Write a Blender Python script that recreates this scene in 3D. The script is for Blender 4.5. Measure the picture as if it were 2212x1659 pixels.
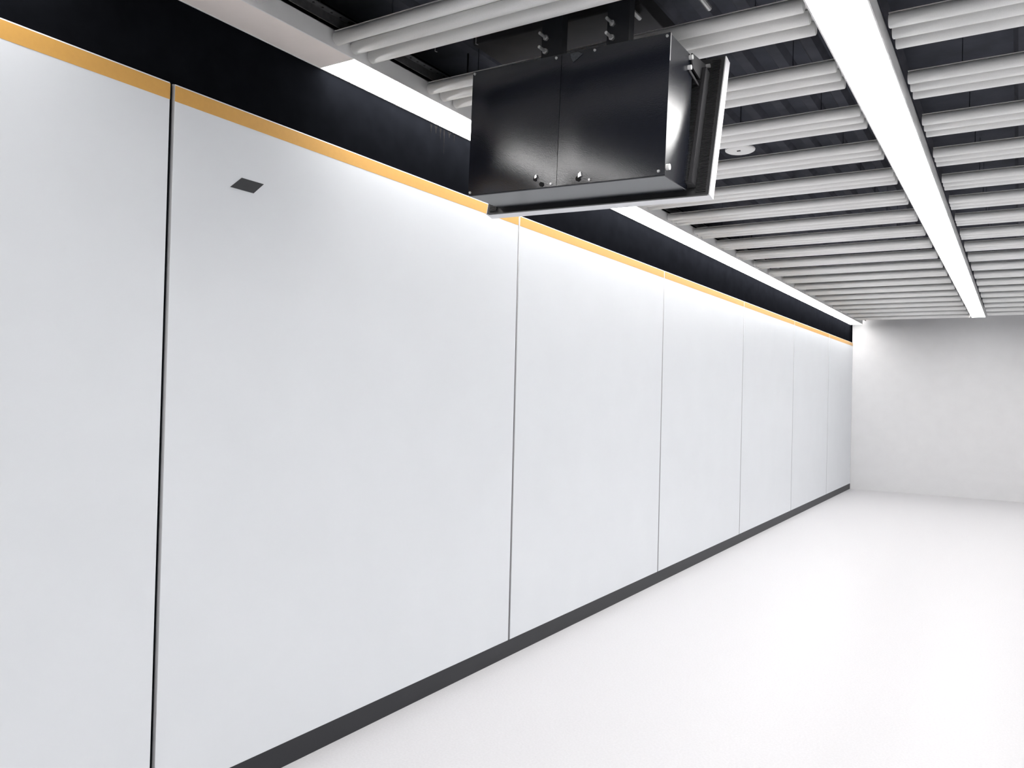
import bpy, bmesh, math, random
from mathutils import Matrix, Vector
random.seed(7)
sc = bpy.context.scene
for o in list(bpy.data.objects):
    bpy.data.objects.remove(o)
COL = sc.collection

# ------------------------------------------------------------------ camera
EYE = 1.6                       # camera height; the hall's x axis runs across it, y along its wall
cam_d = bpy.data.cameras.new('camera')
cam = bpy.data.objects.new('camera', cam_d)
COL.objects.link(cam)
cam_d.sensor_width = 36.0
cam_d.sensor_fit = 'HORIZONTAL'
cam_d.lens = 1751.81 / 2212.0 * 36.0
cam_d.clip_start = 0.05
right = Vector((0.84791226, 0.52955236, 0.02488157))
up = Vector((-0.01497383, -0.02299245, 0.99962349))
fwd = Vector((-0.52992507, 0.84796559, 0.01156615))
m = Matrix((right, up, -fwd)).transposed().to_4x4()
m.translation = Vector((0, 0, EYE))
cam.matrix_world = m
sc.camera = cam

# ------------------------------------------------------------------ world, exposure
w = bpy.data.worlds.new('world')
sc.world = w
w.use_nodes = True
w.node_tree.nodes['Background'].inputs['Color'].default_value = (0.02, 0.02, 0.022, 1)
w.node_tree.nodes['Background'].inputs['Strength'].default_value = 1.0
sc.view_settings.view_transform = 'Standard'
sc.view_settings.look = 'None'
sc.view_settings.gamma = 1.0
sc.view_settings.use_curve_mapping = False
sc.view_settings.exposure = 0.98
LAMP = 9.0                      # strength of the light strips' diffusers


# ------------------------------------------------------------------ materials
def mat(name, col, rough=0.5, metal=0.0, spec=0.5, noise=0.0, nscale=20.0, bump=0.0, bscale=200.0,
        emit=None, coat=0.0):
    mt = bpy.data.materials.new(name)
    mt.use_nodes = True
    nt = mt.node_tree
    b = nt.nodes['Principled BSDF']
    b.inputs['Base Color'].default_value = (*col, 1)
    b.inputs['Roughness'].default_value = rough
    b.inputs['Metallic'].default_value = metal
    b.inputs['Specular IOR Level'].default_value = spec
    b.inputs['Coat Weight'].default_value = coat
    tc = nt.nodes.new('ShaderNodeTexCoord')
    geo = nt.nodes.new('ShaderNodeNewGeometry')
    if noise > 0:
        n = nt.nodes.new('ShaderNodeTexNoise')
        n.inputs['Scale'].default_value = nscale
        n.inputs['Detail'].default_value = 4
        nt.links.new(geo.outputs['Position'], n.inputs['Vector'])
        r = nt.nodes.new('ShaderNodeValToRGB')
        r.color_ramp.elements[0].position = 0.3
        r.color_ramp.elements[1].position = 0.7
        r.color_ramp.elements[0].color = (*[c * (1 - noise) for c in col], 1)
        r.color_ramp.elements[1].color = (*[min(1, c * (1 + noise)) for c in col], 1)
        nt.links.new(n.outputs['Fac'], r.inputs['Fac'])
        nt.links.new(r.outputs['Color'], b.inputs['Base Color'])
    if bump > 0:
        n2 = nt.nodes.new('ShaderNodeTexNoise')
        n2.inputs['Scale'].default_value = bscale
        n2.inputs['Detail'].default_value = 2
        nt.links.new(geo.outputs['Position'], n2.inputs['Vector'])
        bp = nt.nodes.new('ShaderNodeBump')
        bp.inputs['Strength'].default_value = bump
        bp.inputs['Distance'].default_value = 0.002
        nt.links.new(n2.outputs['Fac'], bp.inputs['Height'])
        nt.links.new(bp.outputs['Normal'], b.inputs['Normal'])
    if emit:
        b.inputs['Emission Color'].default_value = (*emit[0], 1)
        b.inputs['Emission Strength'].default_value = emit[1]
    return mt


M = {
    'panel': mat('enamel_white', (0.70, 0.725, 0.755), 0.38, noise=0.012, nscale=3),
    'panel_return': mat('enamel_return', (0.36, 0.36, 0.37), 0.45),
    'drip': mat('lime_stain', (0.0105, 0.0102, 0.0105), 1.0, spec=0.0, noise=0.5, nscale=150),
    'panel_edge': mat('enamel_edge', (0.80, 0.80, 0.80), 0.3),
    'yellow': mat('enamel_yellow', (0.63, 0.345, 0.082), 0.42, noise=0.02, nscale=60),
    'frieze': mat('black_paint', (0.0050, 0.0055, 0.0070), 1.0, spec=0.0, noise=0.15, nscale=12),
    'void': mat('void_paint', (0.055, 0.059, 0.074), 0.75, spec=0.2, noise=0.2, nscale=6),
    'void_rib': mat('void_rib_paint', (0.060, 0.063, 0.077), 0.7, spec=0.2, noise=0.2, nscale=9),
    'duct': mat('duct_paint', (0.030, 0.029, 0.032), 0.6, spec=0.3, noise=0.15, nscale=8),
    'rail': mat('rail_steel', (0.075, 0.075, 0.078), 0.5, 0.4, noise=0.2, nscale=40),
    'tube': mat('tube_enamel', (0.84, 0.84, 0.83), 0.5, noise=0.035, nscale=350, bump=0.15, bscale=500),
    'lamp': mat('lamp_enamel', (0.80, 0.80, 0.795), 0.45, noise=0.01, nscale=20),
    'lit': mat('diffuser_lit', (0.9, 0.9, 0.9), 0.5, emit=((1.0, 0.985, 0.97), LAMP)),
    'unlit': mat('diffuser_unlit', (0.93, 0.86, 0.82), 0.4, noise=0.01, nscale=15),
    'black_gloss': mat('gloss_black', (0.0050, 0.0062, 0.0115), 0.18, spec=0.75, bump=0.09, bscale=330),
    'black_fin': mat('fin_black', (0.030, 0.030, 0.032), 0.42),
    'strut': mat('strut_black', (0.010, 0.011, 0.015), 0.5),
    'silver': mat('frame_silver', (0.80, 0.80, 0.82), 0.35, 0.3),
    'zinc': mat('zinc_steel', (0.62, 0.62, 0.62), 0.35, 0.7, noise=0.1, nscale=300),
    'screen': mat('screen_glass', (0.01, 0.01, 0.012), 0.08),
    'hole': mat('hole_dark', (0.004, 0.004, 0.004), 0.9),
    'scuff': mat('scuffed_paint', (0.05, 0.055, 0.062), 0.6, noise=0.4, nscale=200),
    'bright_steel': mat('bent_steel', (0.7, 0.7, 0.7), 0.25, 0.8),
    'disc': mat('detector_white', (0.72, 0.72, 0.71), 0.5),
    'mark': mat('charcoal_print', (0.022, 0.024, 0.028), 0.5),
    'floor': mat('floor_stone', (0.57, 0.565, 0.58), 0.45, noise=0.04, nscale=90),
    'wall': mat('plain_wall', (0.66, 0.66, 0.67), 0.5, noise=0.02, nscale=5),
}


# ------------------------------------------------------------------ mesh helpers
def new_obj(name, bm, mt, parent=None, smooth=False):
    me = bpy.data.meshes.new(name)
    bmesh.ops.recalc_face_normals(bm, faces=bm.faces[:])
    bm.to_mesh(me)
    bm.free()
    if smooth:
        for p in me.polygons:
            p.use_smooth = len(p.vertices) == 4
    me.materials.append(M[mt])
    o = bpy.data.objects.new(name, me)
    COL.objects.link(o)
    if parent:
        o.parent = parent
    return o


def add_box(bm, x0, x1, y0, y1, z0, z1):
    vs = [bm.verts.new(p) for p in ((x0, y0, z0), (x1, y0, z0), (x1, y1, z0), (x0, y1, z0),
                                    (x0, y0, z1), (x1, y0, z1), (x1, y1, z1), (x0, y1, z1))]
    for f in ((0, 3, 2, 1), (4, 5, 6, 7), (0, 1, 5, 4), (1, 2, 6, 5), (2, 3, 7, 6), (3, 0, 4, 7)):
        bm.faces.new([vs[i] for i in f])


def add_cyl(bm, a, b, r, n=12, r2=None):
    a, b = Vector(a), Vector(b)
    d = (b - a).normalized()
    u = d.orthogonal().normalized()
    v = d.cross(u)
    r2 = r if r2 is None else r2
    A = [bm.verts.new(a + (u * math.cos(t) + v * math.sin(t)) * r) for t in [2 * math.pi * i / n for i in range(n)]]
    B = [bm.verts.new(b + (u * math.cos(t) + v * math.sin(t)) * r2) for t in [2 * math.pi * i / n for i in range(n)]]
    for i in range(n):
        bm.faces.new((A[i], A[(i + 1) % n], B[(i + 1) % n], B[i]))
    bm.faces.new(A[::-1])
    bm.faces.new(B)


def add_prism(bm, pts, axis, lo, hi):
    """outline pts (2-D) extruded along an axis: 'x' outline is (y,z); 'y' outline is (x,z); 'z' outline is (x,y)"""
    def q(p, t):
        return {'x': (t, p[0], p[1]), 'y': (p[0], t, p[1]), 'z': (p[0], p[1], t)}[axis]
    A = [bm.verts.new(q(p, lo)) for p in pts]
    B = [bm.verts.new(q(p, hi)) for p in pts]
    n = len(pts)
    for i in range(n):
        bm.faces.new((A[i], A[(i + 1) % n], B[(i + 1) % n], B[i]))
    bm.faces.new(A[::-1])
    bm.faces.new(B)


def box(name, mt, x0, x1, y0, y1, z0, z1, parent=None, bevel=0.0, seg=2):
    bm = bmesh.new()
    add_box(bm, x0, x1, y0, y1, z0, z1)
    if bevel:
        bmesh.ops.bevel(bm, geom=bm.edges[:] + bm.verts[:], offset=bevel, segments=seg, affect='EDGES', profile=0.5)
    return new_obj(name, bm, mt, parent)


def empty(name, loc=(0, 0, 0)):
    o = bpy.data.objects.new(name, None)
    o.location = loc
    o.empty_display_size = 0.1
    COL.objects.link(o)
    return o


def tag(o, label, cat=None, group=None, kind=None):
    o['label'] = label
    if cat:
        o['category'] = cat
    if group:
        o['group'] = group
    if kind:
        o['kind'] = kind
    return o


def structure(o, label):
    o['kind'] = 'structure'
    o['label'] = label
    return o


ORD = ['first', 'second', 'third', 'fourth', 'fifth', 'sixth', 'seventh', 'eighth', 'ninth', 'tenth', 'eleventh',
       'twelfth', 'thirteenth', 'fourteenth', 'fifteenth', 'sixteenth', 'seventeenth', 'eighteenth', 'nineteenth',
       'twentieth', 'twenty-first', 'twenty-second', 'twenty-third', 'twenty-fourth', 'twenty-fifth', 'twenty-sixth']

# ------------------------------------------------------------------ extents of the hall (metres)
Y0, Y1 = -4.0, 16.0
XW = -2.607                     # face of the panelled wall
XR = 4.6
Z_DECK = EYE + 1.70
Z_LAMP = EYE + 1.402

# ------------------------------------------------------------------ shell
structure(box('floor', 'floor', XW - 0.2, XR + 0.1, Y0, Y1, -0.12, 0.0), 'pale grey stone floor of the hall')
wl = structure(box('wall_left', 'frieze', XW - 0.2, XW - 0.011, Y0, Y1, 0.0, Z_DECK + 0.1),
               'black painted wall above and behind the white panels')
structure(box('wall_right', 'wall', XR, XR + 0.1, Y0, Y1, 0.0, Z_DECK + 0.1), 'plain pale grey wall out of view')
structure(box('wall_far', 'wall', XW - 0.2, XR + 0.1, Y1, Y1 + 0.1, 0.0, Z_DECK + 0.1), 'plain pale grey far end wall')
structure(box('wall_back', 'frieze', XW - 0.2, XR + 0.1, Y0 - 0.1, Y0, 0.0, Z_DECK + 0.1), 'unseen wall behind the viewer, darkened to cut reflections')  # unseen end of the hall, coloured near-black so the glossy box reflects less
deck = structure(box('ceiling', 'void', XW - 0.2, XR + 0.1, Y0, Y1, Z_DECK, Z_DECK + 0.1),
                 'black painted steel deck above the hanging tubes')
# ribs of the deck, running along the hall
rib_me = None
for i, x in enumerate([-2.30 + 0.16 * k for k in range(12)] + [0.0, 0.16, 0.32]):
    if rib_me is None:
        bm = bmesh.new()
        add_prism(bm, [(-0.045, 0.0), (-0.025, -0.03), (0.025, -0.03), (0.045, 0.0)], 'y', Y0 + 0.01, Y1 - 0.01)
        o = new_obj('deck_rib', bm, 'void_rib', deck)
        rib_me = o.data
    else:
        o = bpy.data.objects.new('deck_rib', rib_me)
        COL.objects.link(o)
        o.parent = deck
    o.location = (x, 0, Z_DECK)

# white wall panels with the yellow stripe along their tops
JOINT, PITCH, GAP = 1.819, 2.4, 0.018
Z_TOP = EYE + 1.090
k0 = -3
for k in range(k0, 6):
    ya = JOINT + k * PITCH
    yb = ya + PITCH - GAP
    ya, yb = max(ya, Y0 + 0.01), min(yb, Y1 - 0.01)
    if yb - ya < 0.1:
        continue
    p = box('wall_panel', 'panel', XW - 0.011, XW, ya, yb, 0.10, Z_TOP, wl, bevel=0.0035, seg=3)
    box('yellow_stripe', 'yellow', XW - 0.004, XW + 0.0006, ya + 0.0015, yb - 0.0008, EYE + 1.0275, Z_TOP - 0.0055, p)
    # rounded clip profile closing the near end of each panel
    bm = bmesh.new()
    add_cyl(bm, (XW - 0.0075, ya + 0.0005, 0.10), (XW - 0.0075, ya + 0.0005, Z_TOP - 0.002), 0.0065, 14)
    new_obj('edge_profile', bm, 'panel_return', p, smooth=True)
structure(box('baseboard_left', 'strut', XW - 0.011, XW - 0.002, Y0, Y1, 0.0, 0.10), 'dark skirting under the white wall panels')

# pale drip stains on the black wall under the light strip
for y, zt, L, wd in ((3.331, 1.392, 0.045, 0.010), (3.372, 1.395, 0.040, 0.014), (3.411, 1.394, 0.058, 0.010), (3.444, 1.394, 0.125, 0.006),
                     (3.49, 1.395, 0.032, 0.016), (3.535, 1.394, 0.04, 0.007)):
    bm = bmesh.new()
    zt += EYE
    add_prism(bm, [(y - wd, zt), (y + wd, zt), (y + wd * 0.3, zt - L * 0.5), (y + 0.001, zt - L), (y - 0.001, zt - L), (y - wd * 0.35, zt - L * 0.45)],
              'x', XW - 0.012, XW - 0.0105)
    new_obj('drip_stain', bm, 'drip', wl)

# dark printed mark on the white panel; only its upper tip survives in the picture
bm = bmesh.new()
add_prism(bm, [(2.125, EYE + 0.822), (2.235, EYE + 0.822), (2.185, EYE + 0.774), (2.072, EYE + 0.774)], 'x', XW - 0.001, XW + 0.002)
tag(new_obj('wall_mark', bm, 'mark'), 'charcoal slanted mark stuck on the white wall panel below the yellow stripe', 'sign')


# ------------------------------------------------------------------ light strips
def light_strip(label, xa, xb, cuts, off):
    root = empty('light_strip', (0, 0, 0))
    tag(root, label, 'light', 'ceiling light strips')
    z0, z1 = Z_LAMP, Z_LAMP + 0.078
    bm = bmesh.new()
    ya, yb = cuts[0], cuts[-1]
    add_box(bm, xa, xa + 0.006, ya, yb, z0, z1)
    add_box(bm, xb - 0.006, xb, ya, yb, z0, z1)
    add_box(bm, xa, xb, ya, yb, z1 - 0.004, z1)
    h = new_obj('housing', bm, 'lamp', root)
    # hangers up to the deck
    for y in [ya + 0.4 + 1.2 * i for i in range(int((yb - ya) / 1.2))]:
        bm = bmesh.new()
        add_cyl(bm, ((xa + xb) / 2, y, z1 - 0.002), ((xa + xb) / 2, y, Z_DECK + 0.01), 0.005, 8)
        new_obj('hanger_rod', bm, 'strut', h)
    for i in range(len(cuts) - 1):
        a, b = cuts[i], cuts[i + 1]
        unlit = any(abs(a - q) < 0.02 for q in off)
        d = box('diffuser', 'unlit' if unlit else 'lit', xa + 0.006, xb - 0.006, a + 0.002, b - 0.002,
                z0 + 0.0015, z0 + 0.006, root)
        d['label'] = 'unlit beige diffuser' if unlit else 'glowing white diffuser'
    return root


S = 1.2
cl = [Y0 + 0.02] + [1.34 + S * k for k in range(-4, 13)]
cl = [c for c in cl if Y0 + 0.01 < c < Y1 - 0.05]
light_strip('white ceiling light strip beside the black wall with one unlit beige section', XW - 0.011, -2.409, cl, [1.34])
cr = [3.74 + 1.245 * k for k in range(-6, 10)]
cr = [c for c in cr if Y0 < c < Y1 - 0.05]
light_strip('bright white ceiling light strip running between the two fields of grey tubes', -0.661, -0.463, cr, [])
# the strips repeat across the hall every 1.946 m
light_strip('white ceiling light strip at the right ends of the right-hand tubes, out of view', 1.285, 1.483, cr, [])
light_strip('white ceiling light strip farthest from the panelled wall, out of view', 3.231, 3.429, cr, [])

# ------------------------------------------------------------------ tube baffles
R_T = 0.026
ZC = EYE + 1.437


def make_baffle(x0, x1):
    """three round tubes under one mounting plate; origin under the middle of the near tube row"""
    root = empty('tube_baffle')
    L = x1 - x0
    bm = bmesh.new()
    add_box(bm, 0.0, L, -0.0135, 0.245, 0.0262, 0.0292)
    new_obj('mounting_plate', bm, 'tube', root)
    for i in range(3):
        bm = bmesh.new()
        add_cyl(bm, (0, 0, 0), (L, 0, 0), R_T, 28)
        bmesh.ops.bevel(bm, geom=[e for e in bm.edges if abs(e.verts[0].co.x - e.verts[1].co.x) < 1e-6], offset=0.003,
                        segments=2, affect='EDGES')
        o = new_obj('tube', bm, 'tube', root, smooth=True)
        o.location = (0, 0.105 * i, 0)
    for fx in (0.12, 0.88):
        bm = bmesh.new()
        add_cyl(bm, (L * fx, 0.105, 0.029), (L * fx, 0.105, Z_DECK - ZC + 0.01), 0.0022, 6)
        new_obj('hanger_rod', bm, 'void', root)
    return root


def copy_tree(o, parent=None):
    c = o.copy()
    COL.objects.link(c)
    c.parent = parent
    for ch in o.children:
        copy_tree(ch, c)
    return c


def place_field(x0, x1, first, step, n, what, group):
    proto = make_baffle(x0, x1)
    for k in range(n):
        o = proto if k == 0 else copy_tree(proto)
        t3 = first + step * k
        th = math.atan2(1.414, t3)
        o.location = (x0, t3 - R_T * math.sin(th) - 0.21, ZC)
        tag(o, '%s row of three pale grey tubes %s' % (ORD[k], what), 'ceiling tubes', group)


place_field(-2.397, -0.684, 2.632 - 0.6195, 0.6195, 22, 'between the light strips, counted from the nearest',
            'tube rows between the light strips')
place_field(-0.436, 1.26, 3.534 - 0.625, 0.625, 20, 'right of the bright strip, counted from the nearest',
            'tube rows right of the bright light strip')

# ------------------------------------------------------------------ things in the dark void
# perforated rail beside the wall-side strip
rr = empty('perforated_rail', (-2.375, 0, EYE + 1.515))
tag(rr, 'dark perforated steel rail above the wall-side light strip', 'rail')
bm = bmesh.new()
add_box(bm, -0.012, 0.022, Y0 + 0.05, Y1 - 0.05, 0.0, 0.004)
add_box(bm, -0.012, -0.008, Y0 + 0.05, Y1 - 0.05, -0.036, 0.0)
new_obj('angle', bm, 'rail', rr)
bm = bmesh.new()
for i in range(40):
    add_cyl(bm, (0.007, 1.4 + 0.05 * i, -0.0012), (0.007, 1.4 + 0.05 * i, 0.001), 0.005, 8)
o = new_obj('holes', bm, 'hole', rr)
o['kind'] = 'stuff'
for y in (1.0, 3.3, 5.8, 8.4, 11.0, 13.5):
    bm = bmesh.new()
    add_cyl(bm, (0.005, y, 0.002), (0.005, y, Z_DECK - EYE - 1.515 + 0.01), 0.005, 8)
    new_obj('hanger_rod', bm, 'strut', rr)

# duct across the hall over the hanging display
du = empty('air_duct', (0, 0, EYE + 1.6))
tag(du, 'dark brown-grey duct above the hanging display box', 'duct')
box('body', 'duct', -2.16, -1.33, 3.04, 3.95, 0.0, 0.092, du, bevel=0.006)
for x in (-2.0, -1.62):
    box('hanger_strap', 'strut', x, x + 0.03, 3.2, 3.23, 0.085, 0.105, du)
bm = bmesh.new()
add_prism(bm, [(-2.16, -0.004), (-1.33, -0.004), (-1.33, 0.0), (-2.16, 0.0)], 'y', 3.30, 3.325)
new_obj('seam_flange', bm, 'rail', du)


def rod(label, a, b, r, mt='zinc'):
    bm = bmesh.new()
    add_cyl(bm, a, b, r, 10)
    return tag(new_obj('steel_rod', bm, mt), label, 'rod')


rod('short pale steel rod in the dark gap left of the display corner', (-1.37, 3.045, EYE + 1.585), (-1.37, 3.13, EYE + 1.585), 0.010)
rod('longer pale steel rod in the dark gap above the display corner', (-1.10, 2.85, EYE + 1.60), (-1.10, 3.215, EYE + 1.60), 0.012)


def hook(label, p):
    bm = bmesh.new()
    x, y, z = p
    add_cyl(bm, (x, y, Z_DECK + 0.01), (x, y, z), 0.0016, 6)
    add_cyl(bm, (x, y, z), (x + 0.012, y, z - 0.006), 0.0016, 6)
    return tag(new_obj('wire_hook', bm, 'zinc'), label, 'hook', 'wire hooks in the ceiling gap')


hook('thin steel wire hook in the gap left of the display', (-2.015, 2.86, EYE + 1.508))
hook('thin steel wire hook right of the left strut', (-1.575, 2.85, EYE + 1.475))
hook('thin steel wire hook nearest the wall-side light strip', (-2.19, 2.80, EYE + 1.49))

# round ceiling detector
dt = empty('ceiling_disc', (-1.386, 4.64, EYE + 1.43))
tag(dt, 'white round flat disc hanging in the gap between two tube rows', 'detector')
bm = bmesh.new()
N = 40
prof = [(0.0, -0.004), (0.074, 0.0), (0.083, 0.005), (0.085, 0.012), (0.080, 0.018), (0.0, 0.018)]
rings = []
for r, z in prof:
    if r == 0:
        rings.append([bm.verts.new((0, 0, z))])
    else:
        rings.append([bm.verts.new((r * math.cos(2 * math.pi * i / N), r * math.sin(2 * math.pi * i / N), z)) for i in range(N)])
for a, b in zip(rings[:-1], rings[1:]):
    for i in range(N):
        j = (i + 1) % N
        if len(a) == 1:
            bm.faces.new((a[0], b[j], b[i]))
        elif len(b) == 1:
            bm.faces.new((a[i], a[j], b[0]))
        else:
            bm.faces.new((a[i], a[j], b[j], b[i]))
new_obj('cover', bm, 'disc', dt)
box('slot', 'hole', -0.010, 0.010, -0.030, -0.020, -0.0055, -0.001, dt)
bm = bmesh.new()
add_cyl(bm, (0, 0, 0.016), (0, 0, Z_DECK - EYE - 1.43 + 0.01), 0.004, 8)
new_obj('stem', bm, 'void', dt)

# ------------------------------------------------------------------ hanging display
XC, YB = -1.498, 2.72           # middle of the box, its camera-side face
HB = EYE + 0.798                # underside of the box
disp = empty('hanging_display', (XC, YB, EYE + 1.31))
tag(disp, 'black ceiling-hung display with box housing, seen from behind, on two bolted struts', 'display')
W2 = 0.428


def dpart(o):
    return o


def dbox(name, mt, x0, x1, y0, y1, z0, z1, parent=disp, bevel=0.0):
    return box(name, mt, x0, x1, y0, y1, z0, z1, parent, bevel)


HZ = 0.512
body = dbox('housing', 'black_gloss', -W2 + 0.001, W2 - 0.001, 0.003, 0.235, -HZ, -0.002, bevel=0.003)


def back_panel(x0, x1, bow, at):
    """thin sheet, its face bowed a few millimetres towards the viewer"""
    bm = bmesh.new()
    nx, nz = 24, 20
    z0, z1 = -HZ + 0.004, 0.0
    g = []
    for i in range(nx + 1):
        u = i / nx
        col = []
        for j in range(nz + 1):
            v = j / nz
            uu = u / at if u < at else (1 - u) / (1 - at)
            d = bow * math.sin(math.pi / 2 * uu) ** 1.5 * (1 - (2 * v - 1) ** 4)
            if u in (0, 1):
                d = 0
            col.append(bm.verts.new((x0 + (x1 - x0) * u, -d, z0 + (z1 - z0) * v)))
        g.append(col)
    for i in range(nx):
        for j in range(nz):
            bm.faces.new((g[i][j], g[i + 1][j], g[i + 1][j + 1], g[i][j + 1]))
    r_ = bmesh.ops.extrude_face_region(bm, geom=bm.faces[:])
    for v in [e for e in r_['geom'] if isinstance(e, bmesh.types.BMVert)]:
        v.co.y = 0.004
    o = new_obj('back_panel', bm, 'black_gloss', disp)
    for p in o.data.polygons:
        p.use_smooth = True
    o.data.set_sharp_from_angle(angle=math.radians(35))
    return o


pl = back_panel(-W2, -0.0135, 0.007, 0.3)
pr = back_panel(-0.0115, W2, 0.004, 0.25)


def screw(x, z, parent, r=0.006):
    bm = bmesh.new()
    add_cyl(bm, (x, 0.002, z), (x, -0.0045, z), r, 12, r * 0.75)
    add_cyl(bm, (x, -0.0045, z), (x, -0.0052, z), r * 0.45, 8)
    return new_obj('screw', bm, 'zinc', parent)


for x, z in ((-0.418, -0.010), (-0.036, -0.011), (-0.418, -0.498), (-0.036, -0.498)):
    screw(x, z, pl)
for x, z in ((0.129, -0.011), (0.416, -0.012), (0.129, -0.498), (0.404, -0.494)):
    screw(x, z, pr)


def punched(x, z, parent, r, lip):
    """small torn hole with a bent bright rim"""
    bm = bmesh.new()
    add_cyl(bm, (x, 0.002, z), (x, -0.0055, z), r, 10)
    h = new_obj('torn_hole', bm, 'hole', parent)
    if lip:
        bm = bmesh.new()
        add_prism(bm, [(x + r * 0.2, z + r * 0.2), (x + r * 1.5, z + r * 0.9), (x + r * 1.2, z + r * 2.4), (x + r * 0.3, z + r * 1.8)],
                  'y', -0.009, 0.0)
        new_obj('bent_lip', bm, 'bright_steel', h)


punched(-0.108, -0.474, pl, 0.007, True)
punched(-0.078, -0.496, pl, 0.009, False)
punched(0.082, -0.490, pr, 0.010, True)
bm = bmesh.new()
add_prism(bm, [(0.026, -0.006), (0.062, -0.006), (0.078, -0.016), (0.052, -0.034), (0.040, -0.040), (0.030, -0.022)], 'y', -0.0042, 0.001)
new_obj('scuff', bm, 'scuff', pr)
# corner flange, side seam strip and side bolts
dbox('corner_flange', 'zinc', W2 - 0.0005, W2 + 0.0012, 0.001, 0.006, -0.10, -0.002)


def side_bolt(y, z, r=0.010, mt='panel_edge'):
    bm = bmesh.new()
    add_cyl(bm, (W2 - 0.002, y, z), (W2 + 0.012, y, z), r, 14)
    new_obj('bolt_head', bm, mt, disp)


side_bolt(0.200, 0.002 - 0.020, 0.009)
side_bolt(0.190, -0.060, 0.009)
side_bolt(0.016, -0.478, 0.011)
# arm that carries the screen
bm = bmesh.new()
pts = [(0.208, 0.000), (0.208, -0.030), (0.222, -0.052), (0.325, -0.070), (0.372, -0.022), (0.372, 0.012)]
add_prism(bm, pts, 'x', W2 + 0.001, W2 + 0.007)
arm = new_obj('tilt_bracket', bm, 'black_fin', disp)
bm = bmesh.new()
add_prism(bm, [(0.186, -0.060), (0.30, -0.086), (0.30, -0.096), (0.19, -0.074)], 'x', W2, W2 + 0.004)
new_obj('slot_rib', bm, 'duct', arm)
bm = bmesh.new()
add_cyl(bm, (W2 + 0.004, 0.366, 0.006), (W2 + 0.022, 0.366, 0.006), 0.008, 10)
new_obj('bolt_head', bm, 'zinc', arm)

# tilted screen: leans so that its top is farther from the box
scr = empty('screen')
scr.parent = disp
TILT = math.atan(0.226)
scr.location = (0.0, 3.036 - YB, -0.03)
scr.rotation_euler = (-TILT, 0, 0)
PW, CW = 0.508, 0.452           # half widths of the screen and of its back cover
ZB, ZT = -0.50, 0.085
dbox('back_cover', 'black_fin', -CW, CW, 0.0, 0.050, -0.47, 0.018, scr, bevel=0.004)
dbox('cover_edge', 'duct', CW - 0.014, CW + 0.001, -0.004, 0.004, -0.47, 0.014, scr, bevel=0.001)
dbox('rear_plate', 'black_fin', -PW + 0.004, PW - 0.004, 0.050, 0.060, ZB, ZT, scr)
dbox('glass', 'screen', -PW + 0.012, PW - 0.012, 0.096, 0.1005, ZB + 0.012, ZT - 0.012, scr)
bm = bmesh.new()
add_box(bm, PW - 0.010, PW, 0.052, 0.100, ZB, ZT)
add_box(bm, -PW, -PW + 0.010, 0.052, 0.100, ZB, ZT)
add_box(bm, -PW + 0.010, PW - 0.010, 0.060, 0.100, ZT - 0.010, ZT)
add_box(bm, -PW + 0.010, PW - 0.010, 0.060, 0.100, ZB, ZB + 0.010)
new_obj('frame', bm, 'silver', scr)
# fine horizontal cooling fins on the rear plate and the cover
bm = bmesh.new()
nf = 96
for i in range(nf):
    z = ZB + 0.012 + (ZT - ZB - 0.024) * i / nf
    for s in (-1, 1):
        xa, xb = sorted((s * (CW + 0.002), s * (PW - 0.016)))
        add_box(bm, xa, xb, 0.043, 0.051, z, z + 0.0028)
f = new_obj('cooling_fins', bm, 'black_fin', scr)
f['kind'] = 'stuff'
bm = bmesh.new()
for i in range(80):
    z = -0.462 + 0.44 * i / 80
    for s in (-1, 1):
        xa, xb = sorted((s * (CW - 0.045), s * (CW - 0.016)))
        add_box(bm, xa, xb, -0.006, 0.002, z, z + 0.0028)
f = new_obj('cooling_fins', bm, 'black_fin', scr)
f['kind'] = 'stuff'

# struts up to the deck, each with two long bolts
for xs, bx in ((-1.585, -1.609), (-1.299, -1.321)):
    st = empty('strut')
    st.parent = disp
    st.location = (xs - XC, 0.045, 0)
    zt = Z_DECK - (EYE + 1.31) + 0.01
    bm = bmesh.new()
    add_prism(bm, [(-0.045, 0.0), (0.045, 0.0), (0.045, 0.045), (0.039, 0.045), (0.039, 0.006), (-0.039, 0.006), (-0.039, 0.045), (-0.045, 0.045)],
              'z', -0.06, zt)
    new_obj('channel', bm, 'strut', st)
    for zb in (1.407, 1.353):
        z = zb - 1.31
        x = bx - xs
        bm = bmesh.new()
        add_cyl(bm, (x, 0.004, z), (x, -0.055, z), 0.006, 10)
        b = new_obj('bolt', bm, 'zinc', st)
        bm = bmesh.new()
        add_cyl(bm, (x, 0.001, z), (x, -0.011, z), 0.0115, 6)
        new_obj('nut', bm, 'zinc', b)
disp.rotation_euler = (0, math.radians(1.2), 0)
